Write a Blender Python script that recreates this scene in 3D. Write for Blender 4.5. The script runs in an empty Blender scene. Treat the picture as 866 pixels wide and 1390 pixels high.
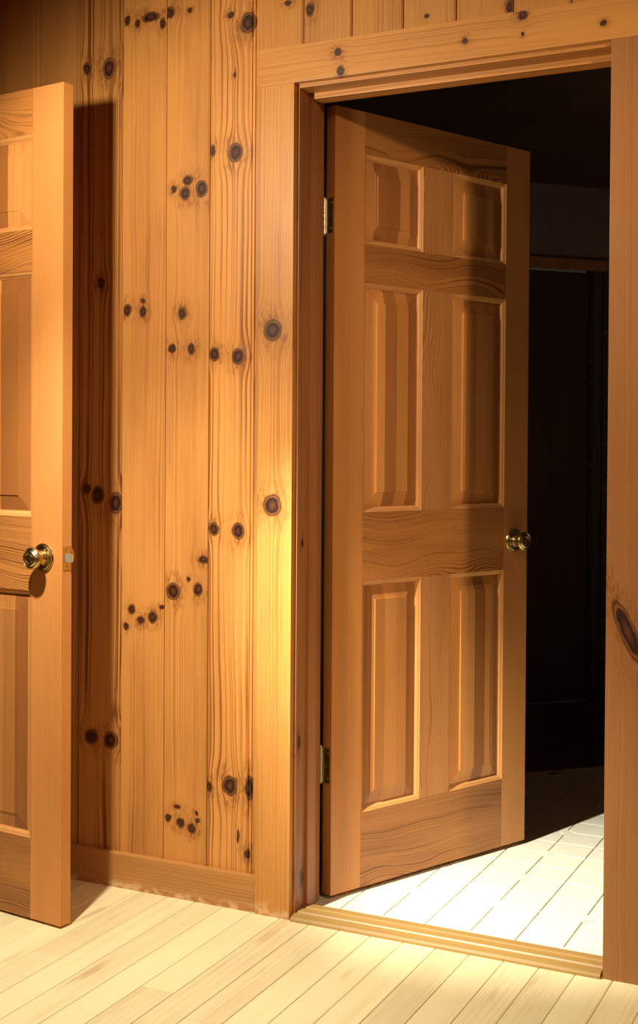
import bpy, bmesh, math, random
from mathutils import Vector, Matrix
random.seed(7)
S = bpy.context.scene
COL = S.collection
PI = math.pi

# ------------------------------------------------------------------ camera
FPX, W_PX, H_PX = 1720.3, 866.0, 1390.0
YAW, PITCH, ROLL, V0 = 0.4506, 0.0134, 0.0065, 638.0
fw = Vector((-math.sin(YAW) * math.cos(PITCH), math.cos(YAW) * math.cos(PITCH), -math.sin(PITCH)))
rt = fw.cross(Vector((0, 0, 1))).normalized()
up = rt.cross(fw)
rt, up = math.cos(ROLL) * rt + math.sin(ROLL) * up, -math.sin(ROLL) * rt + math.cos(ROLL) * up
cd = bpy.data.cameras.new('camera')
cd.sensor_fit = 'VERTICAL'
cd.sensor_height = 36.0
cd.lens = 36.0 * FPX / H_PX
cd.shift_y = -(H_PX / 2 - V0) / H_PX
cd.clip_start = 0.05
cam = bpy.data.objects.new('camera', cd)
COL.objects.link(cam)
M = Matrix((rt, up, -fw)).transposed().to_4x4()
M.translation = Vector((1.4105, -2.7927, 1.1537))
cam.matrix_world = M
S.camera = cam

# ------------------------------------------------------------------ world, lamps, exposure
wd = bpy.data.worlds.new('world')
S.world = wd
wd.use_nodes = True
wd.node_tree.nodes['Background'].inputs['Color'].default_value = (1.0, 0.8, 0.6, 1)
wd.node_tree.nodes['Background'].inputs['Strength'].default_value = 0.02


def lamp(name, loc, power, color, radius, aim=None, cone=180.0, blend=1.0):
    """A bulb; with `aim` it is a reflector lamp that throws a soft-edged beam."""
    ld = bpy.data.lights.new(name, 'SPOT' if aim else 'POINT')
    ld.energy = power
    ld.color = color
    ld.shadow_soft_size = radius
    o = bpy.data.objects.new(name, ld)
    o.location = loc
    if aim:
        ld.spot_size = math.radians(cone)
        ld.spot_blend = blend
        o.rotation_euler = (Vector(aim) - Vector(loc)).to_track_quat('-Z', 'Y').to_euler()
    COL.objects.link(o)
    return o


# reflector floodlight just left of the frame (spill and beam of one fitting), and a weak lamp at the right of the hall
LAMP1 = (-0.268, -1.02, 1.925)
lamp('hall_lamp', LAMP1, 50, (1.0, 0.86, 0.62), 0.03, (LAMP1[0] + 0.2285, LAMP1[1] + 0.853, LAMP1[2] - 0.469), 136, 0.60)
lamp('hall_lamp_floor_lobe', LAMP1, 135, (1.0, 0.94, 0.77), 0.03, (-0.10, -0.32, 0.0), 92, 1.0)
lamp('hall_lamp_beam', LAMP1, 430, (1.0, 0.96, 0.83), 0.03, (0.52, 0.50, 0.0), 33, 1.0)
lamp('room_lamp', (1.98, -1.42, 2.3), 130, (1.0, 0.76, 0.50), 0.045, (0.40, 0.42, 1.0), 62, 1.0)

vs = S.view_settings
vs.view_transform = 'Standard'
vs.look = 'None'
vs.exposure = 0.0
vs.gamma = 1.0
vs.use_curve_mapping = False


# ------------------------------------------------------------------ node helpers
class NT:
    def __init__(self, tree):
        self.t = tree
        self.n = tree.nodes
        self.l = tree.links

    def node(self, typ, **kw):
        nd = self.n.new(typ)
        for k, v in kw.items():
            setattr(nd, k, v)
        return nd

    def put(self, sock, v):
        if hasattr(v, 'is_output'):
            self.l.new(v, sock)
        elif v is not None:
            sock.default_value = v

    def m(self, op, a, b=None, c=None, clamp=False):
        nd = self.node('ShaderNodeMath', operation=op, use_clamp=clamp)
        for i, v in enumerate((a, b, c)):
            if v is not None:
                self.put(nd.inputs[i], v)
        return nd.outputs[0]

    def vm(self, op, a, b=None):
        nd = self.node('ShaderNodeVectorMath', operation=op)
        self.put(nd.inputs[0], a)
        if b is not None:
            self.put(nd.inputs[1], b)
        return nd.outputs['Value'] if op == 'LENGTH' else nd.outputs['Vector']

    def sep(self, v):
        nd = self.node('ShaderNodeSeparateXYZ')
        self.put(nd.inputs[0], v)
        return nd.outputs

    def comb(self, x, y, z):
        nd = self.node('ShaderNodeCombineXYZ')
        for i, v in enumerate((x, y, z)):
            self.put(nd.inputs[i], v)
        return nd.outputs[0]

    def noise(self, vec, scale=1.0, detail=2.0, rough=0.5):
        nd = self.node('ShaderNodeTexNoise')
        self.put(nd.inputs['Vector'], vec)
        nd.inputs['Scale'].default_value = scale
        nd.inputs['Detail'].default_value = detail
        nd.inputs['Roughness'].default_value = rough
        return nd.outputs['Fac']

    def mix(self, f, a, b, mode='MIX'):
        nd = self.node('ShaderNodeMix', data_type='RGBA', blend_type=mode)
        self.put(nd.inputs[0], f)
        self.put(nd.inputs[6], a)
        self.put(nd.inputs[7], b)
        return nd.outputs[2]

    def ss(self, v, lo, hi, a=0.0, b=1.0):
        nd = self.node('ShaderNodeMapRange', interpolation_type='SMOOTHSTEP')
        self.put(nd.inputs['Value'], v)
        nd.inputs['From Min'].default_value = lo
        nd.inputs['From Max'].default_value = hi
        nd.inputs['To Min'].default_value = a
        nd.inputs['To Max'].default_value = b
        return nd.outputs['Result']

    def ramp(self, f, stops):
        nd = self.node('ShaderNodeValToRGB')
        cr = nd.color_ramp
        while len(cr.elements) < len(stops):
            cr.elements.new(0.5)
        for e, (p, c) in zip(cr.elements, stops):
            e.position = p
            e.color = c if len(c) == 4 else (*c, 1)
        self.put(nd.inputs[0], f)
        return nd.outputs['Color'], nd.outputs['Alpha']


def rgba(c):
    return (c[0], c[1], c[2], 1.0)


def new_mat(name):
    m = bpy.data.materials.new(name)
    m.use_nodes = True
    t = NT(m.node_tree)
    bs = m.node_tree.nodes['Principled BSDF']
    return m, t, bs


# one knot: bends the grain coordinate U around it and keeps the nearest scaled distance D
def knot_group():
    g = bpy.data.node_groups.new('knot', 'ShaderNodeTree')
    it = g.interface
    for nm, st in (('P', 'NodeSocketVector'), ('C', 'NodeSocketVector'), ('R', 'NodeSocketVector'),
                   ('U', 'NodeSocketFloat'), ('D', 'NodeSocketFloat')):
        it.new_socket(name=nm, in_out='INPUT', socket_type=st)
    for nm in ('U', 'D'):
        it.new_socket(name=nm, in_out='OUTPUT', socket_type='NodeSocketFloat')
    t = NT(g)
    gi = t.node('NodeGroupInput')
    go = t.node('NodeGroupOutput')
    q = t.vm('SUBTRACT', gi.outputs['P'], gi.outputs['C'])
    d = t.vm('LENGTH', t.vm('MULTIPLY', q, gi.outputs['R']))
    fall = t.m('EXPONENT', t.m('MULTIPLY', t.m('MULTIPLY', d, d), -0.22))
    du = t.m('MULTIPLY', t.m('MULTIPLY', t.sep(q)[0], fall), 0.88)
    t.l.new(t.m('SUBTRACT', gi.outputs['U'], du), go.inputs['U'])
    t.l.new(t.m('MINIMUM', gi.outputs['D'], d), go.inputs['D'])
    return g


KNOT = knot_group()


def wood(name, light, dark, freq=95, contrast=0.75, axis='z', knots=(), staves=None, rough=0.44,
         warp=0.03, figure=0.0, seed=None, fibre=0.22, tint=0.12, wear=0.0, bump=0.12, coat=0.0, slant=0.0, stain=0.0):
    """Sawn softwood: growth-ring lines along `axis`, fine fibre, knots given as (x, z, rx, rz) in object space."""
    m, t, bs = new_mat(name)
    tc = t.node('ShaderNodeTexCoord')
    x, y, z = t.sep(tc.outputs['Object'])[:3]
    c, l, d = {'z': (x, z, y), 'x': (z, x, y), 'y': (x, y, z), 'zy': (y, z, x)}[axis]
    if not knots:                                # grain carries on round the edge of the board
        c = t.m('MULTIPLY_ADD', d, 0.8, c)
    P = t.comb(c, l, 0.0)
    if seed is None:
        oi = t.node('ShaderNodeObjectInfo')
        sd = t.m('MULTIPLY', oi.outputs['Random'], 57.0)
        rnd = oi.outputs['Random']
    else:
        sd, rnd = float(seed), (seed * 0.377) % 1.0
    U, D = c, 9.0
    if knots:
        wob = t.noise(t.comb(t.m('MULTIPLY', c, 60), t.m('MULTIPLY', l, 45), sd), 1.0, 2.0)
        off = t.m('MULTIPLY', t.m('SUBTRACT', wob, 0.5), 0.010)
        Pk = t.vm('ADD', P, t.comb(off, off, 0.0))
        if slant:
            Pk = t.vm('ADD', Pk, t.comb(t.m('MULTIPLY', t.m('SUBTRACT', l, knots[0][1]), -slant), 0.0, 0.0))
        for kn in knots:
            kx, kz, rx, rz = kn[:4]
            g = t.node('ShaderNodeGroup', node_tree=KNOT)
            t.put(g.inputs['P'], Pk)
            g.inputs['C'].default_value = (kx, kz, 0)
            g.inputs['R'].default_value = (1 / rx, 1 / rz, 0)
            t.put(g.inputs['U'], U)
            t.put(g.inputs['D'], D)
            U, D = g.outputs['U'], g.outputs['D']
    n1 = t.noise(t.comb(t.m('MULTIPLY', c, 7.0), t.m('MULTIPLY', l, 1.1), sd), 1.0, 1.0)
    n2 = t.noise(t.comb(t.m('MULTIPLY', c, 26.0), t.m('MULTIPLY', l, 5.0), t.m('ADD', sd, 3.1)), 1.0, 1.0)
    U2 = t.m('ADD', U, t.m('MULTIPLY', t.m('SUBTRACT', n1, 0.5), warp))
    U2 = t.m('ADD', U2, t.m('MULTIPLY', t.m('SUBTRACT', n2, 0.5), warp * 0.22 + figure * 0.05))
    if figure:                                   # flat-sawn cathedral arches
        ctr = t.m('MULTIPLY', t.m('SUBTRACT', t.noise(t.comb(3.3, t.m('MULTIPLY', l, 2.2), sd), 1.0, 0.0), 0.5), 0.12)
        cc = t.m('SUBTRACT', c, ctr)
        arch = t.m('MULTIPLY', t.m('MULTIPLY', cc, cc), 9.0 * figure)
        lon = t.m('MULTIPLY', t.noise(t.comb(t.m('MULTIPLY', c, 3.0), t.m('MULTIPLY', l, 3.0), t.m('ADD', sd, 9.0)), 1.0, 1.0), 0.16 * figure)
        U2 = t.m('ADD', t.m('ADD', t.m('MULTIPLY', U2, 1.0 - 0.6 * figure), arch), lon)
    ph = t.m('ADD', t.m('MULTIPLY', U2, freq), t.m('MULTIPLY', t.noise(t.comb(t.m('MULTIPLY', U2, 26.0), sd, 0.0), 1.0, 1.0), 8.0))
    saw = t.m('FRACT', ph)
    band = t.m('MULTIPLY', t.ss(saw, 0.25, 0.86), t.ss(saw, 0.90, 1.0, 1.0, 0.0))
    amp = t.noise(t.comb(t.m('MULTIPLY', c, 16.0), t.m('MULTIPLY', l, 1.3), t.m('ADD', sd, 5.0)), 1.0, 2.0)
    band = t.m('MULTIPLY', band, t.ss(amp, 0.30, 0.72, 0.25, 1.0))
    fib = t.noise(t.comb(t.m('MULTIPLY', c, 420.0), t.m('MULTIPLY', l, 9.0), sd), 1.0, 2.0)
    blo = t.noise(t.comb(t.m('MULTIPLY', c, 9.0), t.m('MULTIPLY', l, 2.2), t.m('ADD', sd, 7.7)), 1.0, 3.0)
    f = t.m('ADD', t.m('MULTIPLY', band, contrast), t.m('MULTIPLY', t.m('SUBTRACT', fib, 0.5), fibre * 2))
    f = t.m('ADD', f, t.m('MULTIPLY', t.m('SUBTRACT', blo, 0.5), 0.95), clamp=True)
    col = t.mix(f, rgba(light), rgba(dark))
    if staves:                                   # edge-glued staves of differing tone
        sw, amt = staves
        si = t.m('FLOOR', t.m('DIVIDE', t.m('ADD', c, t.m('MULTIPLY', sd, 0.013)), sw))
        wn = t.node('ShaderNodeTexWhiteNoise', noise_dimensions='2D')
        t.put(wn.inputs['Vector'], t.comb(si, sd, 0.0))
        v = t.m('MULTIPLY_ADD', wn.outputs['Value'], amt * 2, 1.0 - amt * 1.2)
        col = t.mix(1.0, col, t.comb(v, t.m('POWER', v, 1.25), t.m('POWER', v, 1.4)), 'MULTIPLY')
    tv = t.m('MULTIPLY_ADD', rnd, tint * 2, 1.0 - tint)
    col = t.mix(1.0, col, t.comb(tv, tv, tv), 'MULTIPLY')
    if knots:
        pat = t.noise(t.comb(t.m('MULTIPLY', c, 30.0), t.m('MULTIPLY', l, 14.0), t.m('ADD', sd, 4.0)), 1.0, 2.0)
        hal = t.m('MULTIPLY', t.ss(D, 1.0, 3.4, 1.0, 0.0), t.ss(pat, 0.34, 0.62, 0.15, 1.0))
        fe = t.noise(t.comb(t.m('MULTIPLY', c, 210.0), t.m('MULTIPLY', l, 60.0), sd), 1.0, 2.0)
        hal2 = t.m('MULTIPLY', hal, t.ss(fe, 0.40, 0.66))
        col = t.mix(t.m('MULTIPLY', hal, 0.30), col, rgba((0.34, 0.11, 0.018)))
        col = t.mix(t.m('MULTIPLY', hal2, 0.72), col, rgba((0.16, 0.05, 0.010)))
        kc, _ = t.ramp(t.m('MULTIPLY', D, 0.8), [
            (0.0, (0.13, 0.042, 0.015)), (0.20, (0.085, 0.026, 0.009)), (0.44, (0.022, 0.007, 0.003)), (0.58, (0.05, 0.015, 0.005)),
            (0.67, (0.26, 0.090, 0.020)), (0.76, (0.055, 0.016, 0.004)), (0.86, (0.20, 0.065, 0.013)), (1.0, (0.40, 0.15, 0.03))])
        col = t.mix(t.ss(D, 0.92, 1.26, 1.0, 0.0), col, kc)
    if stain:                                    # brownish heart streaks here and there
        sn = t.noise(t.comb(t.m('MULTIPLY', c, 24.0), t.m('MULTIPLY', l, 2.6), t.m('ADD', sd, 2.2)), 1.0, 3.0)
        col = t.mix(t.m('MULTIPLY', t.ss(sn, 0.60, 0.76), stain), col, rgba((0.46, 0.25, 0.08)))
    if wear:                                     # scuffed, paler along the bottom few centimetres
        wn_ = t.noise(t.comb(t.m('MULTIPLY', x, 38.0), t.m('MULTIPLY', z, 60.0), sd), 1.0, 4.0)
        wm = t.m('MULTIPLY', t.ss(z, 0.004, wear, 1.0, 0.0), t.ss(wn_, 0.42, 0.62))
        col = t.mix(t.m('MULTIPLY', wm, 0.75), col, rgba((0.72, 0.5, 0.28)))
    t.l.new(col, bs.inputs['Base Color'])
    rr = t.m('MULTIPLY_ADD', t.m('SUBTRACT', blo, 0.5), 0.18, rough)
    t.l.new(rr, bs.inputs['Roughness'])
    if coat:
        bs.inputs['Coat Weight'].default_value = coat
        bs.inputs['Coat Roughness'].default_value = 0.3
    bp = t.node('ShaderNodeBump')
    bp.inputs['Strength'].default_value = bump
    bp.inputs['Distance'].default_value = 0.0015
    t.put(bp.inputs['Height'], t.m('ADD', t.m('MULTIPLY', band, -0.5), t.m('MULTIPLY', fib, 0.8)))
    t.l.new(bp.outputs[0], bs.inputs['Normal'])
    return m


def plain(name, color, rough=0.5, metal=0.0, var=0.15, scale=30.0):
    m, t, bs = new_mat(name)
    tc = t.node('ShaderNodeTexCoord')
    n = t.noise(tc.outputs['Object'], scale, 4.0)
    v = t.m('MULTIPLY_ADD', n, var * 2, 1.0 - var)
    col = t.mix(1.0, rgba(color), t.comb(v, v, v), 'MULTIPLY')
    t.l.new(col, bs.inputs['Base Color'])
    bs.inputs['Metallic'].default_value = metal
    t.l.new(t.m('MULTIPLY_ADD', t.m('SUBTRACT', n, 0.5), 0.2, rough), bs.inputs['Roughness'])
    return m


# ------------------------------------------------------------------ object helpers
def link(name, me, mat=None, parent=None, loc=(0, 0, 0), rot=(0, 0, 0)):
    o = bpy.data.objects.new(name, me)
    COL.objects.link(o)
    if mat is not None:
        if len(me.materials) == 0:
            me.materials.append(mat)
        elif me.materials[0] is not mat:
            o.material_slots[0].link = 'OBJECT'
            o.material_slots[0].material = mat
    o.parent = parent
    o.location = loc
    o.rotation_euler = rot
    return o


def tag(o, label, cat, kind=None, group=None):
    o['label'] = label
    o['category'] = cat
    if kind:
        o['kind'] = kind
    if group:
        o['group'] = group
    return o


def empty(name, loc=(0, 0, 0), rz=0.0):
    o = bpy.data.objects.new(name, None)
    o.empty_display_size = 0.1
    COL.objects.link(o)
    o.location = loc
    o.rotation_euler = (0, 0, rz)
    return o


def finish(bm, name, smooth=False):
    bmesh.ops.recalc_face_normals(bm, faces=bm.faces[:])
    me = bpy.data.meshes.new(name)
    bm.to_mesh(me)
    bm.free()
    if smooth:
        for p in me.polygons:
            p.use_smooth = True
    return me


def add_box(bm, x0, x1, y0, y1, z0, z1, bev=0.0):
    vs_ = [bm.verts.new((x, y, z)) for x in (x0, x1) for y in (y0, y1) for z in (z0, z1)]
    f = [(0, 1, 3, 2), (4, 6, 7, 5), (0, 4, 5, 1), (2, 3, 7, 6), (0, 2, 6, 4), (1, 5, 7, 3)]
    fs = [bm.faces.new([vs_[i] for i in q]) for q in f]
    if bev:
        es = list({e for q in fs for e in q.edges})
        bmesh.ops.bevel(bm, geom=es, offset=bev, segments=2, profile=0.7, affect='EDGES')


def box_mesh(name, x0, x1, y0, y1, z0, z1, bev=0.0):
    bm = bmesh.new()
    add_box(bm, x0, x1, y0, y1, z0, z1, bev)
    return finish(bm, name)


def prism(name, pts, axis, a, b):
    """Extrude the 2-D outline pts along axis from a to b. axis z: (x,y); axis x: (y,z); axis y: (x,z)."""
    bm = bmesh.new()

    def P(u, v, w):
        return {'z': (u, v, w), 'x': (w, u, v), 'y': (u, w, v)}[axis]
    A = [bm.verts.new(P(u, v, a)) for u, v in pts]
    B = [bm.verts.new(P(u, v, b)) for u, v in pts]
    bm.faces.new(A)
    bm.faces.new(B[::-1])
    n = len(pts)
    for i in range(n):
        bm.faces.new((A[i], A[(i + 1) % n], B[(i + 1) % n], B[i]))
    return finish(bm, name)


def lathe(name, prof, seg=32):
    """Revolve (r, h) about the local -y axis, so h runs out of the door face."""
    bm = bmesh.new()
    rings = []
    for r, h in prof:
        if r < 1e-6:
            rings.append([bm.verts.new((0, -h, 0))])
        else:
            rings.append([bm.verts.new((r * math.cos(2 * PI * k / seg), -h, r * math.sin(2 * PI * k / seg))) for k in range(seg)])
    for a, b in zip(rings, rings[1:]):
        for k in range(seg):
            k2 = (k + 1) % seg
            if len(a) == 1 and len(b) == 1:
                continue
            if len(a) == 1:
                bm.faces.new((a[0], b[k], b[k2]))
            elif len(b) == 1:
                bm.faces.new((a[k], b[0], a[k2]))
            else:
                bm.faces.new((a[k], a[k2], b[k2], b[k]))
    me = finish(bm, name, True)
    try:
        me.set_sharp_from_angle(angle=math.radians(40))
    except Exception:
        pass
    return me


# ------------------------------------------------------------------ shared materials
PINE_L, PINE_D = (0.65, 0.285, 0.070), (0.21, 0.058, 0.009)
MAT_PINE = wood('pine_panel', PINE_L, PINE_D)
MAT_BOARDX = wood('pine_rail_board', PINE_L, PINE_D, axis='x', contrast=0.55)
MAT_JAMB = wood('jamb_wood', (0.46, 0.185, 0.062), (0.22, 0.066, 0.016), contrast=0.7, freq=110)
MAT_STILE = wood('stile_wood', (0.62, 0.255, 0.068), (0.40, 0.135, 0.028), freq=210, contrast=0.42, warp=0.015, tint=0.06, fibre=0.16)
MAT_RAIL = wood('rail_wood', (0.52, 0.205, 0.050), (0.12, 0.033, 0.006), freq=110, contrast=0.95, axis='x', figure=1.0, tint=0.10)
MAT_PANEL = wood('panel_wood', (0.64, 0.265, 0.070), (0.36, 0.12, 0.024), freq=190, contrast=0.5, staves=(0.043, 0.36), warp=0.02)
MAT_MULL = wood('mullion_wood', (0.64, 0.275, 0.085), (0.30, 0.095, 0.020), freq=130, contrast=0.8, figure=0.8)
MAT_MOLD = wood('molding_wood', (0.70, 0.32, 0.10), (0.50, 0.19, 0.048), freq=120, contrast=0.3, tint=0.03)
MAT_FLOOR = wood('floor_plank_wood', (0.90, 0.79, 0.47), (0.62, 0.44, 0.19), freq=45, contrast=0.34, axis='y', tint=0.09, rough=0.33, warp=0.012, fibre=0.12, stain=0.55)
MAT_THR = wood('threshold_oak', (0.46, 0.28, 0.088), (0.26, 0.14, 0.038), freq=130, contrast=0.55, axis='x', rough=0.42)
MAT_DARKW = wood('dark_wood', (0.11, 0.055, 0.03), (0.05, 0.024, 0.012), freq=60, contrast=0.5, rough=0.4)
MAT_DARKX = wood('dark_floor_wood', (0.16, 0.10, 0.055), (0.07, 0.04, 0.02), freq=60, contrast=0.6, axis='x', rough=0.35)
MAT_TILE = plain('ceramic_tile', (0.92, 0.89, 0.71), rough=0.30, var=0.05, scale=6)
MAT_GROUT = plain('grout', (0.36, 0.29, 0.15), rough=0.85, var=0.2, scale=120)
MAT_BRASS = plain('antique_brass', (0.56, 0.43, 0.20), rough=0.26, metal=1.0, var=0.18, scale=60)
MAT_BRASSD = plain('worn_brass_plate', (0.60, 0.44, 0.17), rough=0.36, metal=1.0, var=0.25, scale=90)
MAT_STEEL = plain('bright_latch_metal', (0.92, 0.89, 0.80), rough=0.42, metal=1.0, var=0.08, scale=60)
MAT_CORE = plain('wall_core', (0.10, 0.05, 0.02), rough=0.8)
MAT_PLASTER = plain('plaster', (0.36, 0.26, 0.16), rough=0.8, var=0.06)
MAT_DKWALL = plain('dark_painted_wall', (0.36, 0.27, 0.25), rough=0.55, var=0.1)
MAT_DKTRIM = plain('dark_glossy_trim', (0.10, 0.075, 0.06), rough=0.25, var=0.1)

# ------------------------------------------------------------------ room shell (front room)
T_WALL = 0.14
OPEN_W = 0.766
CEIL = 2.44
JT = 0.02
bm = bmesh.new()
add_box(bm, -1.25, -JT, 0.020, T_WALL - 0.012, 0, CEIL)
add_box(bm, OPEN_W + JT, 2.70, 0.020, T_WALL - 0.012, 0, CEIL)
add_box(bm, -JT, OPEN_W + JT, 0.020, T_WALL - 0.012, 2.072, CEIL)
wall_back = link('wall_back', finish(bm, 'wall_back'), MAT_CORE)
tag(wall_back, 'knotty pine board wall around the doorway', 'wall', 'structure')

KNOTS = {
    -0.660: [(-0.567, 2.17, 0.019, 0.027), (-0.638, 2.177, 0.014, 0.018), (-0.59, 1.602, 0.012, 0.017), (-0.597, 1.038, 0.019, 0.023), (-0.540, 1.017, 0.018, 0.028), (-0.633, 1.055, 0.014, 0.014), (-0.615, 0.388, 0.021, 0.019), (-0.553, 0.384, 0.021, 0.022)],
    -0.522: [(-0.477, 2.276, 0.007, 0.011), (-0.435, 2.287, 0.027, 0.012), (-0.399, 2.265, 0.009, 0.015), (-0.51, 2.287, 0.009, 0.012), (-0.505, 1.527, 0.012, 0.016), (-0.457, 1.548, 0.007, 0.008), (-0.456, 1.521, 0.011, 0.014), (-0.487, 0.738, 0.012, 0.012), (-0.459, 0.711, 0.012, 0.011), (-0.422, 0.721, 0.014, 0.015), (-0.393, 0.75, 0.007, 0.006), (-0.505, 0.692, 0.009, 0.01)],
    -0.387: [(-0.379, 2.29, 0.016, 0.016), (-0.317, 2.287, 0.007, 0.008), (-0.363, 1.833, 0.009, 0.01), (-0.329, 1.819, 0.015, 0.017), (-0.321, 1.852, 0.014, 0.013), (-0.279, 1.828, 0.018, 0.021), (-0.336, 1.511, 0.013, 0.015), (-0.365, 1.422, 0.011, 0.012), (-0.307, 1.419, 0.011, 0.015), (-0.359, 0.792, 0.02, 0.021), (-0.312, 0.827, 0.006, 0.007), (-0.283, 0.802, 0.013, 0.017), (-0.268, 0.878, 0.015, 0.011), (-0.333, 0.193, 0.013, 0.013), (-0.299, 0.182, 0.013, 0.013), (-0.371, 0.201, 0.009, 0.01), (-0.284, 0.224, 0.006, 0.008), (-0.282, 0.205, 0.007, 0.006), (-0.344, 0.233, 0.011, 0.006)],
    -0.256: [(-0.195, 2.258, 0.009, 0.008), (-0.146, 2.231, 0.021, 0.026), (-0.183, 2.107, 0.004, 0.007), (-0.18, 1.91, 0.019, 0.023), (-0.246, 1.922, 0.008, 0.015), (-0.17, 1.396, 0.017, 0.02), (-0.239, 1.403, 0.015, 0.017), (-0.167, 0.955, 0.017, 0.02), (-0.238, 0.958, 0.015, 0.017), (-0.187, 0.306, 0.02, 0.025), (-0.247, 0.297, 0.008, 0.015), (-0.131, 0.307, 0.011, 0.03), (-0.162, 0.182, 0.004, 0.017), (-0.135, 0.139, 0.009, 0.012)],
    -0.122: [(-0.034, 2.264, 0.01, 0.007)],
    0.009: [(0.027, 2.239, 0.012, 0.016)],
    0.272: [(0.333, 2.18, 0.006, 0.006)],
    0.404: [(0.533, 2.171, 0.007, 0.017)],
}
JOINTS = [-1.250, -1.210, -1.073, -0.935, -0.797, -0.660, -0.522, -0.387, -0.256, -0.122, 0.009, 0.139, 0.272, 0.404,
          0.541, 0.675, 0.810, 0.945, 1.080, 1.215, 1.350, 1.485, 1.620, 1.755, 1.890, 2.025, 2.160, 2.295, 2.430, 2.565, 2.700]
for i, (a, b) in enumerate(zip(JOINTS, JOINTS[1:])):
    w = b - a
    # tongue-and-groove board: chamfer on the left edge, recessed lip on the right edge
    sec = [(0.0008, 0.020), (0.0008, 0.0065), (0.0030, 0.0)]
    if w > 0.1 and a not in (-0.797, -0.660, -0.256):
        sec += [(w - 0.0050, 0.0), (w - 0.0010, 0.0034), (w - 0.0010, 0.0065)]
    elif w > 0.1:
        sec += [(w - 0.0120, 0.0), (w - 0.0112, 0.0042), (w - 0.0098, 0.0042), (w - 0.0088, 0.0022), (w - 0.0034, 0.0022), (w - 0.0024, 0.0060), (w - 0.0006, 0.0065)]
    else:
        sec += [(w - 0.001, 0.0)]
    sec += [(w - 0.0004, 0.020)]
    x_mid = (a + b) / 2
    full = b <= 0.02 or a >= OPEN_W + 0.02
    spans_edge = a < 0.0 < b
    z0 = 0.0 if full and not spans_edge else 2.07
    if a == -0.122:
        # notched beside the jamb: the full-height part stops under the casing
        lo = prism('plank', [(0.0006, 0.020), (0.0006, 0.004), (0.0035, 0.0), (0.100, 0.0), (0.100, 0.020)], 'z', 0.0, 2.07)
    me = prism('plank', sec, 'z', z0, CEIL)
    kn = [(kx - a, kz, rx, rz) for kx, kz, rx, rz in KNOTS.get(round(a, 3), [])]
    tw = random.uniform(-0.05, 0.05)
    if kn or -1.0 < a < 0.8:
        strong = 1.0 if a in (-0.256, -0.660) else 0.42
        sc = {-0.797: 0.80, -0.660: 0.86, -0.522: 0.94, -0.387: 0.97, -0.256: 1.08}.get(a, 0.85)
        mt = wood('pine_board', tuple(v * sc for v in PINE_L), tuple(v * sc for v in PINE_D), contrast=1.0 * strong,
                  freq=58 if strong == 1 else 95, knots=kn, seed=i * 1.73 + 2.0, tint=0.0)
    else:
        mt = MAT_PINE
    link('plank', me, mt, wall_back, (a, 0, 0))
    if a == -0.122:
        link('plank', lo, mt, wall_back, (a, 0, 0))

# side, front and ceiling of the hall the photograph is taken from
bm = bmesh.new()
XL = -1.25
add_box(bm, XL - 0.12, XL, -0.225, 0.13, 0, CEIL)
add_box(bm, XL - 0.12, XL, -4.0, -0.995, 0, CEIL)
add_box(bm, XL - 0.12, XL, -0.995, -0.225, 2.06, CEIL)
tag(link('wall_left', finish(bm, 'wall_left'), MAT_PINE), 'pine wall that the left door is hung on', 'wall', 'structure')
bm = bmesh.new()
add_box(bm, XL - 0.80, XL - 0.77, -1.2, 0.13, 0, CEIL)
add_box(bm, XL - 0.80, XL - 0.12, -1.23, -1.2, 0, CEIL)
add_box(bm, XL - 0.80, XL - 0.12, 0.10, 0.13, 0, CEIL)
add_box(bm, XL - 0.80, XL - 0.12, -1.2, 0.10, CEIL - 0.05, CEIL)
tag(link('wall_closet', finish(bm, 'wall_closet'), MAT_DARKW), 'dark closet lining behind the left door opening', 'wall', 'structure')
tag(link('wall_right', box_mesh('wall_right', 2.70, 2.82, -4.0, 0.13, 0, CEIL), MAT_PINE), 'pine wall on the right of the hall', 'wall', 'structure')
tag(link('wall_front', box_mesh('wall_front', XL - 0.12, 2.82, -4.12, -4.0, 0, CEIL), MAT_PINE), 'plain pine end wall opposite the doorway', 'wall', 'structure')
tag(link('ceiling', box_mesh('ceiling', XL - 0.12, 2.82, -4.12, 0.128, CEIL, CEIL + 0.1), MAT_PLASTER), 'pale hall ceiling', 'ceiling', 'structure')

# hall floor: one slab with a strip-wood plank for every board
floor = link('floor', box_mesh('floor', XL - 0.80, 2.82, -4.12, T_WALL - 0.01, -0.12, -0.014), MAT_CORE)
tag(floor, 'pale blond strip wood floor of the hall', 'floor', 'structure')
PW = 0.0825
x = 0.0505 - PW * 16
pk = {}
while x < 2.70:
    x1 = x + PW
    cuts = [-4.0]
    yy = -4.0 + random.uniform(0.3, 1.5)
    while yy < -0.5:
        cuts.append(yy)
        yy += random.uniform(0.9, 1.9)
    if abs(x - (0.0505 - PW * 6)) < 1e-3:
        cuts = [-4.0, -2.3, -0.455]
    cuts.append(0.019)
    for a, b in zip(cuts, cuts[1:]):
        L = b - a
        bm = bmesh.new()
        add_box(bm, 0.0008, PW - 0.0008, 0.0006, L - 0.0004, -0.014, 0.0)
        es = [e for e in bm.edges if all(abs(v.co.z) < 1e-6 for v in e.verts)]
        bmesh.ops.bevel(bm, geom=es, offset=0.0010, segments=1, affect='EDGES')
        link('plank', finish(bm, 'plank'), MAT_FLOOR, floor, (x, a, 0))
    x = x1

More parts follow.
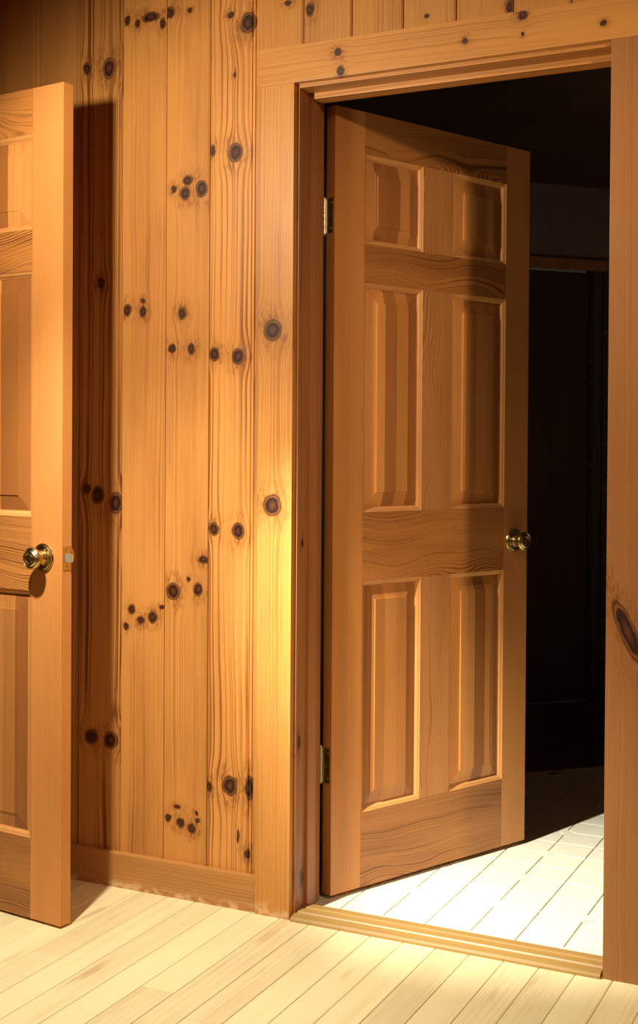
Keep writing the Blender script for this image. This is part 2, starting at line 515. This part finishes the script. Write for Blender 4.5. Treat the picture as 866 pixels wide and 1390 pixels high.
# baseboard along the board wall
pts = [(0.0, 0.0), (-0.0145, 0.0), (-0.0145, 0.0885), (-0.0130, 0.0915), (0.0, 0.092)]
MAT_BASE = wood('baseboard_wood', (0.50, 0.23, 0.062), (0.30, 0.115, 0.026), axis='x', contrast=0.5, wear=0.03, freq=80, tint=0.0, seed=4.2)
MAT_BASE_TOP = MAT_BOARDX
bb = link('baseboard_back', prism('baseboard_back', pts, 'x', XL, -0.102), MAT_BASE)
tag(bb, 'scuffed pine baseboard under the knotty board wall', 'baseboard', 'structure')
bb2 = link('baseboard_right', prism('baseboard_right', pts, 'x', 0.866, 2.70), MAT_BASE)
tag(bb2, 'pine baseboard right of the doorway', 'baseboard', 'structure')

# ------------------------------------------------------------------ door casing, jamb, threshold
CT = 0.019
MAT_CASL = wood('casing_left_wood', (0.60, 0.265, 0.060), (0.29, 0.092, 0.014), contrast=0.65, freq=75, seed=11.3, tint=0,
                knots=[(-0.061 + 0.102, 1.457, 0.024, 0.026), (-0.059 + 0.102, 1.023, 0.025, 0.026)], wear=0.05)
MAT_CASH = wood('casing_head_wood', (0.60, 0.265, 0.062), (0.33, 0.11, 0.018), axis='x', contrast=0.55, freq=70, seed=21.9, tint=0,
                knots=[(kz - 2.06, kx + 0.102, rz, rx) for kx, kz, rx, rz in
                       [(0.114, 2.118, 0.01, 0.01), (0.121, 2.071, 0.009, 0.014), (0.437, 2.102, 0.007, 0.007), (0.572, 2.14, 0.011, 0.012), (0.573, 2.099, 0.005, 0.005), (0.755, 2.098, 0.007, 0.006)]])
MAT_CASR = wood('casing_right_wood', (0.37, 0.158, 0.050), (0.21, 0.073, 0.019), contrast=0.6, freq=190, seed=31.2, tint=0,
                knots=[(0.818 - 0.770, 0.768, 0.019, 0.066)], slant=-0.42)
tag(link('trim_1', box_mesh('casing', 0, 0.096, -CT, 0, 0, 2.06, 0.0012), MAT_CASL, None, (-0.102, 0, 0)),
    'left pine door casing with two large dark knots', 'door casing', 'structure')
tag(link('trim_2', box_mesh('casing', 0, 0.972, -CT - 0.001, 0, 0, 0.091, 0.0012), MAT_CASH, None, (-0.104, 0, 2.06)),
    'pine head casing across the top of the doorway', 'door casing', 'structure')
tag(link('trim_3', box_mesh('casing', 0, 0.096, -CT, 0, 0, 2.06, 0.0012), MAT_CASR, None, (0.770, 0, 0)),
    'right pine door casing with one large slanted knot', 'door casing', 'structure')

fr = empty('trim_4')
tag(fr, 'brown wooden door jamb lining the doorway', 'door frame', 'structure')
MAT_JAMBK = wood('jamb_knotty', (0.46, 0.185, 0.062), (0.21, 0.062, 0.016), contrast=0.8, freq=110, seed=3.3, tint=0, axis='zy',
                 knots=[(0.018, 0.434, 0.010, 0.018), (0.036, 0.090, 0.011, 0.022), (0.030, 0.93, 0.006, 0.012)])
link('jamb', box_mesh('jamb', -JT, 0, 0.0, T_WALL, 0, 2.072, 0.001), MAT_JAMBK, fr)
link('jamb', box_mesh('jamb', OPEN_W, OPEN_W + JT, 0.0, T_WALL, 0, 2.072, 0.001), MAT_JAMB, fr)
link('head_jamb', box_mesh('head_jamb', 0, OPEN_W, 0.0, T_WALL, 2.051, 2.072, 0.001), MAT_BOARDX, fr)
ST0, ST1 = 0.054, 0.100
link('stop', box_mesh('stop', 0, 0.008, ST0, ST1, 0, 2.051, 0.0015), MAT_JAMB, fr)
link('stop', box_mesh('stop', OPEN_W - 0.011, OPEN_W, ST0, ST1, 0, 2.051, 0.0015), MAT_JAMB, fr)
link('head_stop', box_mesh('head_stop', 0.011, OPEN_W - 0.011, ST0, ST1, 2.036, 2.051, 0.0015), MAT_BOARDX, fr)

pts = [(-0.026, 0.0), (-0.026, 0.006), (-0.020, 0.0105), (0.000, 0.0135), (0.003, 0.0115), (0.010, 0.0115), (0.013, 0.0145),
       (0.030, 0.0155), (0.034, 0.0135), (0.041, 0.0135), (0.045, 0.0160), (0.070, 0.0150), (0.083, 0.0080), (0.083, -0.01), (-0.0, -0.01), (-0.0, 0.0)]
tag(link('trim_5', prism('threshold', pts, 'x', 0.0005, OPEN_W - 0.0005), MAT_THR), 'ridged oak threshold strip between wood floor and tile', 'threshold', 'structure')


# ------------------------------------------------------------------ six-panel doors
DW, DH, DT = 0.758, 2.032, 0.034
X_ST0, X_M0, X_M1, X_ST1 = 0.103, 0.318, 0.432, 0.655
Z_R = [0.0, 0.198, 0.806, 0.988, 1.588, 1.690, 1.922, DH]      # bottom rail, panel, lock rail, panel, frieze rail, panel, top rail


def ring_loops(bm, x0, x1, z0, z1, prof, side):
    """Mitred rectangular moulding: prof is (inset, depth) pairs from the face inwards."""
    loops = []
    for ins, dep in prof:
        y = dep if side == 0 else DT - dep
        loops.append([bm.verts.new(p) for p in ((x0 + ins, y, z0 + ins), (x1 - ins, y, z0 + ins), (x1 - ins, y, z1 - ins), (x0 + ins, y, z1 - ins))])
    for a, b in zip(loops, loops[1:]):
        for k in range(4):
            k2 = (k + 1) % 4
            bm.faces.new((a[k], a[k2], b[k2], b[k]))
    return loops


def molding_mesh(w, h):
    bm = bmesh.new()
    for side in (0, 1):
        ring_loops(bm, 0, w, 0, h, [(0.0, 0.0006), (0.0022, 0.0026), (0.0034, 0.0028), (0.0065, 0.0040), (0.0095, 0.0068), (0.0112, 0.0098), (0.0130, 0.0100), (0.0130, 0.0130)], side)
    return finish(bm, 'molding')


def panel_mesh(w, h):
    bm = bmesh.new()
    ends = []
    for side in (0, 1):
        lp = ring_loops(bm, 0, w, 0, h, [(0.0085, 0.0125), (0.0500, 0.0055), (0.0505, 0.0035)], side)
        bm.faces.new(lp[-1])
        ends.append(lp[0])
    for k in range(4):
        bm.faces.new((ends[0][k], ends[0][(k + 1) % 4], ends[1][(k + 1) % 4], ends[1][k]))
    return finish(bm, 'panel')


def screw(parent, loc, rot=(0, 0, 0), r=0.0033):
    return link('screw', lathe('screw', [(0, 0.0012), (r * 0.3, 0.0012), (r * 0.34, 0.0004), (r * 0.5, 0.0012), (r, 0.0006), (r, 0)], 10), MAT_BRASSD, parent, loc, rot)


ROSETTE = [(0.0, 0.0), (0.0335, 0.0), (0.0345, 0.002), (0.0335, 0.0042), (0.0310, 0.0050), (0.0305, 0.0072), (0.0285, 0.0085), (0.0255, 0.0080),
           (0.0245, 0.0062), (0.0200, 0.0068), (0.0175, 0.0095), (0.0165, 0.0125), (0.0, 0.0125)]
KNOBP = [(0.0200, 0.006), (0.0196, 0.014), (0.0172, 0.019), (0.0165, 0.028), (0.0170, 0.032), (0.0185, 0.0345), (0.0240, 0.0375), (0.0268, 0.0420),
         (0.0272, 0.0470), (0.0262, 0.0510), (0.0235, 0.0535), (0.0222, 0.0522), (0.0208, 0.0524), (0.0190, 0.0560), (0.0165, 0.0575), (0.0135, 0.0562),
         (0.0115, 0.0545), (0.0095, 0.0560), (0.0060, 0.0575), (0.0, 0.0578)]


def make_door(name, loc, rz, label):
    d = empty(name, loc, rz)
    tag(d, label, 'door', 'structure')

    def board(nm, x0, x1, z0, z1, mat, bev=0.0008):
        return link(nm, box_mesh(nm, 0, x1 - x0, 0, DT, 0, z1 - z0, bev), mat, d, (x0, 0, z0))
    board('stile', 0, X_ST0, 0, DH, MAT_STILE, 0.0015)
    board('stile', X_ST1, DW, 0, DH, MAT_STILE, 0.0015)
    for k, nm in ((0, 'bottom_rail'), (2, 'lock_rail'), (4, 'frieze_rail'), (6, 'top_rail')):
        board(nm, X_ST0, X_ST1, Z_R[k], Z_R[k + 1], MAT_RAIL)
    for k in (1, 3, 5):
        z0, z1 = Z_R[k], Z_R[k + 1]
        board('mullion', X_M0, X_M1, z0, z1, MAT_MULL)
        for x0, x1 in ((X_ST0, X_M0), (X_M1, X_ST1)):
            p = link('panel', panel_mesh(x1 - x0, z1 - z0), MAT_PANEL, d, (x0, 0, z0))
            link('molding', molding_mesh(x1 - x0, z1 - z0), MAT_MOLD, p)
    kx, kz = DW - 0.060, 0.890
    for side in (0, 1):
        rot = (0, 0, 0) if side == 0 else (0, 0, PI)
        y = 0 if side == 0 else DT
        ro = link('rosette', lathe('rosette', ROSETTE), MAT_BRASS, d, (kx, y, kz), rot)
        for s in (-1, 1):
            screw(ro, (s * 0.0105, -0.0064, s * 0.0205))
        kb = link('knob', lathe('knob', [(q, h * 0.86) for q, h in KNOBP]), MAT_BRASS, d, (kx, y, kz), rot)
        kb['label'] = 'antique brass round door knob'
        ro['label'] = 'antique brass ringed rosette plate'
    lp = link('latch_plate', box_mesh('latch_plate', -0.0004, 0.0012, -0.0125, 0.0125, -0.0285, 0.0285, 0.0003), MAT_BRASSD, d, (DW, DT / 2, kz))
    lp['label'] = 'brass latch plate on the door edge'
    # bevelled spring bolt
    link('latch_bolt', prism('latch_bolt', [(0.0, -0.0075), (0.0050, -0.0075), (0.0125, 0.0030), (0.0125, 0.0075), (0.0, 0.0075)], 'z', -0.0095, 0.0095), MAT_STEEL, lp, (0.0008, 0, 0))
    for s in (-1, 1):
        screw(lp, (0.0011, 0, s * 0.0205), (0, 0, PI / 2), 0.0042)
    # two butt hinges on the hinge edge, barrel at the back corner
    for hz in (0.334, 1.752):
        h = link('hinge', box_mesh('hinge', -0.0016, 0.0004, 0.004, DT + 0.001, -0.0445, 0.0445, 0.0004), MAT_BRASSD, d, (0, 0, hz))
        h['label'] = 'brass butt hinge'
        bm = bmesh.new()
        for k in range(5):
            z0 = -0.0445 + k * 0.0178
            bmesh.ops.create_cone(bm, cap_ends=True, segments=16, radius1=0.0046, radius2=0.0046, depth=0.0170,
                                  matrix=Matrix.Translation((-0.0036, DT + 0.0036, z0 + 0.0089)))
        for s in (-1, 1):
            bmesh.ops.create_uvsphere(bm, u_segments=12, v_segments=8, radius=0.0036, matrix=Matrix.Translation((-0.0036, DT + 0.0036, s * 0.0465)))
        link('barrel', finish(bm, 'barrel'), MAT_STEEL, h)
        for zz, yy in ((-0.032, 0.012), (0.0, 0.022), (0.032, 0.012)):
            screw(h, (-0.0015, yy, zz), (0, 0, -PI / 2), 0.0038)
    return d


make_door('door_1', (0.0275, 0.1500, 0.012), 1.1519, 'six-panel wooden door standing open into the dark tiled room')
TL = -0.1271
make_door('door_2', (-0.470 - math.cos(TL) * DW, -0.3222 - math.sin(TL) * DW, 0.006), TL, 'six-panel wooden door at the left edge with its latch edge showing')

# ------------------------------------------------------------------ back room: tile floor
tf = link('floor_tiled', box_mesh('floor_tiled', -1.2, 1.9, T_WALL - 0.01, 3.6, -0.12, -0.0035), MAT_GROUT)
tag(tf, 'cream clipped-corner ceramic tile floor with small diamond insets', 'floor', 'structure')
TM, TX, TY = 0.1145, 0.417, 0.3275
G, CL = 0.0017, 0.0265


def tile_mesh(cx, cy):
    """square tile with the corner (cx, cy) in {0,1} clipped for the diamond"""
    a, b = G, TM - G
    q = CL
    P = {(0, 0): [(a, q), (q, a)], (1, 0): [(TM - q, a), (b, q)], (1, 1): [(b, TM - q), (TM - q, b)], (0, 1): [(q, b), (a, TM - q)]}
    pts = []
    for c in ((0, 0), (1, 0), (1, 1), (0, 1)):
        if c == (cx, cy):
            pts += P[c]
        else:
            pts.append((a if c[0] == 0 else b, a if c[1] == 0 else b))
    return slab('tile', pts)


def slab(nm, pts):
    bm = bmesh.new()
    cx = sum(p[0] for p in pts) / len(pts)
    cy = sum(p[1] for p in pts) / len(pts)
    A = [bm.verts.new((x, y, -0.006)) for x, y in pts]
    B = [bm.verts.new((x, y, -0.0009)) for x, y in pts]
    Cc = [bm.verts.new((x + (cx - x) * 0.022, y + (cy - y) * 0.022, 0.0)) for x, y in pts]
    n = len(pts)
    for u, v in ((A, B), (B, Cc)):
        for i in range(n):
            bm.faces.new((u[i], u[(i + 1) % n], v[(i + 1) % n], v[i]))
    bm.faces.new(Cc)
    return finish(bm, nm)


def beyond_strip(x, y):
    return x - y < -1.546


TMESH = {(i, j): tile_mesh(i, j) for i in (0, 1) for j in (0, 1)}
dq = CL - 2 * G
DIA = slab('inset_tile', [(dq, 0), (0, dq), (-dq, 0), (0, -dq)])
for i in range(-12, 10):
    for j in range(-2, 16):
        x0, y0 = TX + i * TM, TY + j * TM
        if y0 + TM > 3.4 or y0 < 0.05 or x0 < -0.85 or x0 > 1.15:
            continue
        if beyond_strip(x0 + TM, y0):
            continue
        # diamonds sit on every second grid vertex: even i, even j
        link('tile', TMESH[(i % 2, j % 2)], MAT_TILE, tf, (x0, y0, random.uniform(-0.0004, 0.0002)))
        if i % 2 == 0 and j % 2 == 0 and not beyond_strip(x0 - CL, y0 + CL):
            link('inset_tile', DIA, MAT_TILE, tf, (x0, y0, -0.0003))

# diagonal strip, then a darker board floor in front of the angled closet
R45 = PI / 4
dia = empty('floor_alcove', (0.104, 1.650, 0), R45)
tag(dia, 'dark board floor beyond the diagonal metal strip', 'floor', 'structure')
link('edge_strip', prism('edge_strip', [(-0.012, 0.0), (-0.009, 0.004), (0.009, 0.004), (0.012, 0.0)], 'x', -1.3, 1.8), MAT_BRASSD, dia)
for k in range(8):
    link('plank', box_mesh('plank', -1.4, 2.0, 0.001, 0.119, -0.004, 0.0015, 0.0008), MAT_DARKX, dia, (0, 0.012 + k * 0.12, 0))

# ------------------------------------------------------------------ back room shell
bm = bmesh.new()
add_box(bm, -1.32, -1.2, T_WALL - 0.01, 1.75, 0, 2.36)
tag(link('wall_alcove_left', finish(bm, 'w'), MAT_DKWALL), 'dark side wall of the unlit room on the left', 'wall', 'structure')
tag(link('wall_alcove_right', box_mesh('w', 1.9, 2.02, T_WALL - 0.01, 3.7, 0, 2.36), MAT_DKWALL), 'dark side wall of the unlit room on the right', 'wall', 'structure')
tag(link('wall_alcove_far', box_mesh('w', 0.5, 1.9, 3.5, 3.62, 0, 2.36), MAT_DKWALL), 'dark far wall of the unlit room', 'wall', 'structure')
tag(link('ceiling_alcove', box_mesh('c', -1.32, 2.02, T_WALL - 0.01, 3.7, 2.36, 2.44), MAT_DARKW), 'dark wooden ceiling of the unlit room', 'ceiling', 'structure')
bm = bmesh.new()
add_box(bm, -1.25, -0.02, T_WALL - 0.012, T_WALL - 0.001, 0, 2.36)
add_box(bm, OPEN_W + 0.02, 2.0, T_WALL - 0.012, T_WALL - 0.001, 0, 2.36)
add_box(bm, -0.02, OPEN_W + 0.02, T_WALL - 0.012, T_WALL - 0.001, 2.072, 2.36)
tag(link('wall_alcove_near', finish(bm, 'w'), MAT_DKWALL), 'dark inner face of the doorway wall', 'wall', 'structure')

# angled wall at 45 degrees with a dark closet door set in it; local x along the wall, y into it
ang = (-0.2115, 2.6885, 0)
aw = empty('wall_angled', ang, R45)
tag(aw, 'angled dark wall with trim at the back of the unlit room', 'wall', 'structure')
bm = bmesh.new()
add_box(bm, -1.45, -0.42, 0, 0.12, 0, 2.36)
add_box(bm, 0.385, 1.25, 0, 0.12, 0, 2.36)
add_box(bm, -0.42, 0.385, 0, 0.12, 2.035, 2.36)
link('wall_panel', finish(bm, 'w'), MAT_DKWALL, aw)
link('head_trim', box_mesh('t', -0.50, 0.46, -0.018, 0, 1.985, 2.032, 0.003), MAT_MULL, aw)
link('side_trim', box_mesh('t', 0.372, 0.46, -0.018, 0, 0, 1.985, 0.006), MAT_DKTRIM, aw)
link('side_trim', box_mesh('t', -0.50, -0.42, -0.018, 0, 0, 1.985, 0.006), MAT_DKTRIM, aw)
link('sill', box_mesh('t', -0.42, 0.385, -0.02, 0.12, 0, 0.022, 0.003), MAT_DKTRIM, aw)
dd = empty('door_3', (aw.location[0], aw.location[1], 0), R45)
tag(dd, 'dark closed closet door at the back of the unlit room', 'door', 'structure')
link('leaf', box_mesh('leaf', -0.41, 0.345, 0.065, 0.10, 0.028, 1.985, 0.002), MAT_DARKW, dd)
link('leaf_edge', box_mesh('leaf_edge', 0.348, 0.368, 0.055, 0.10, 0.028, 2.0, 0.005), MAT_DKTRIM, dd)
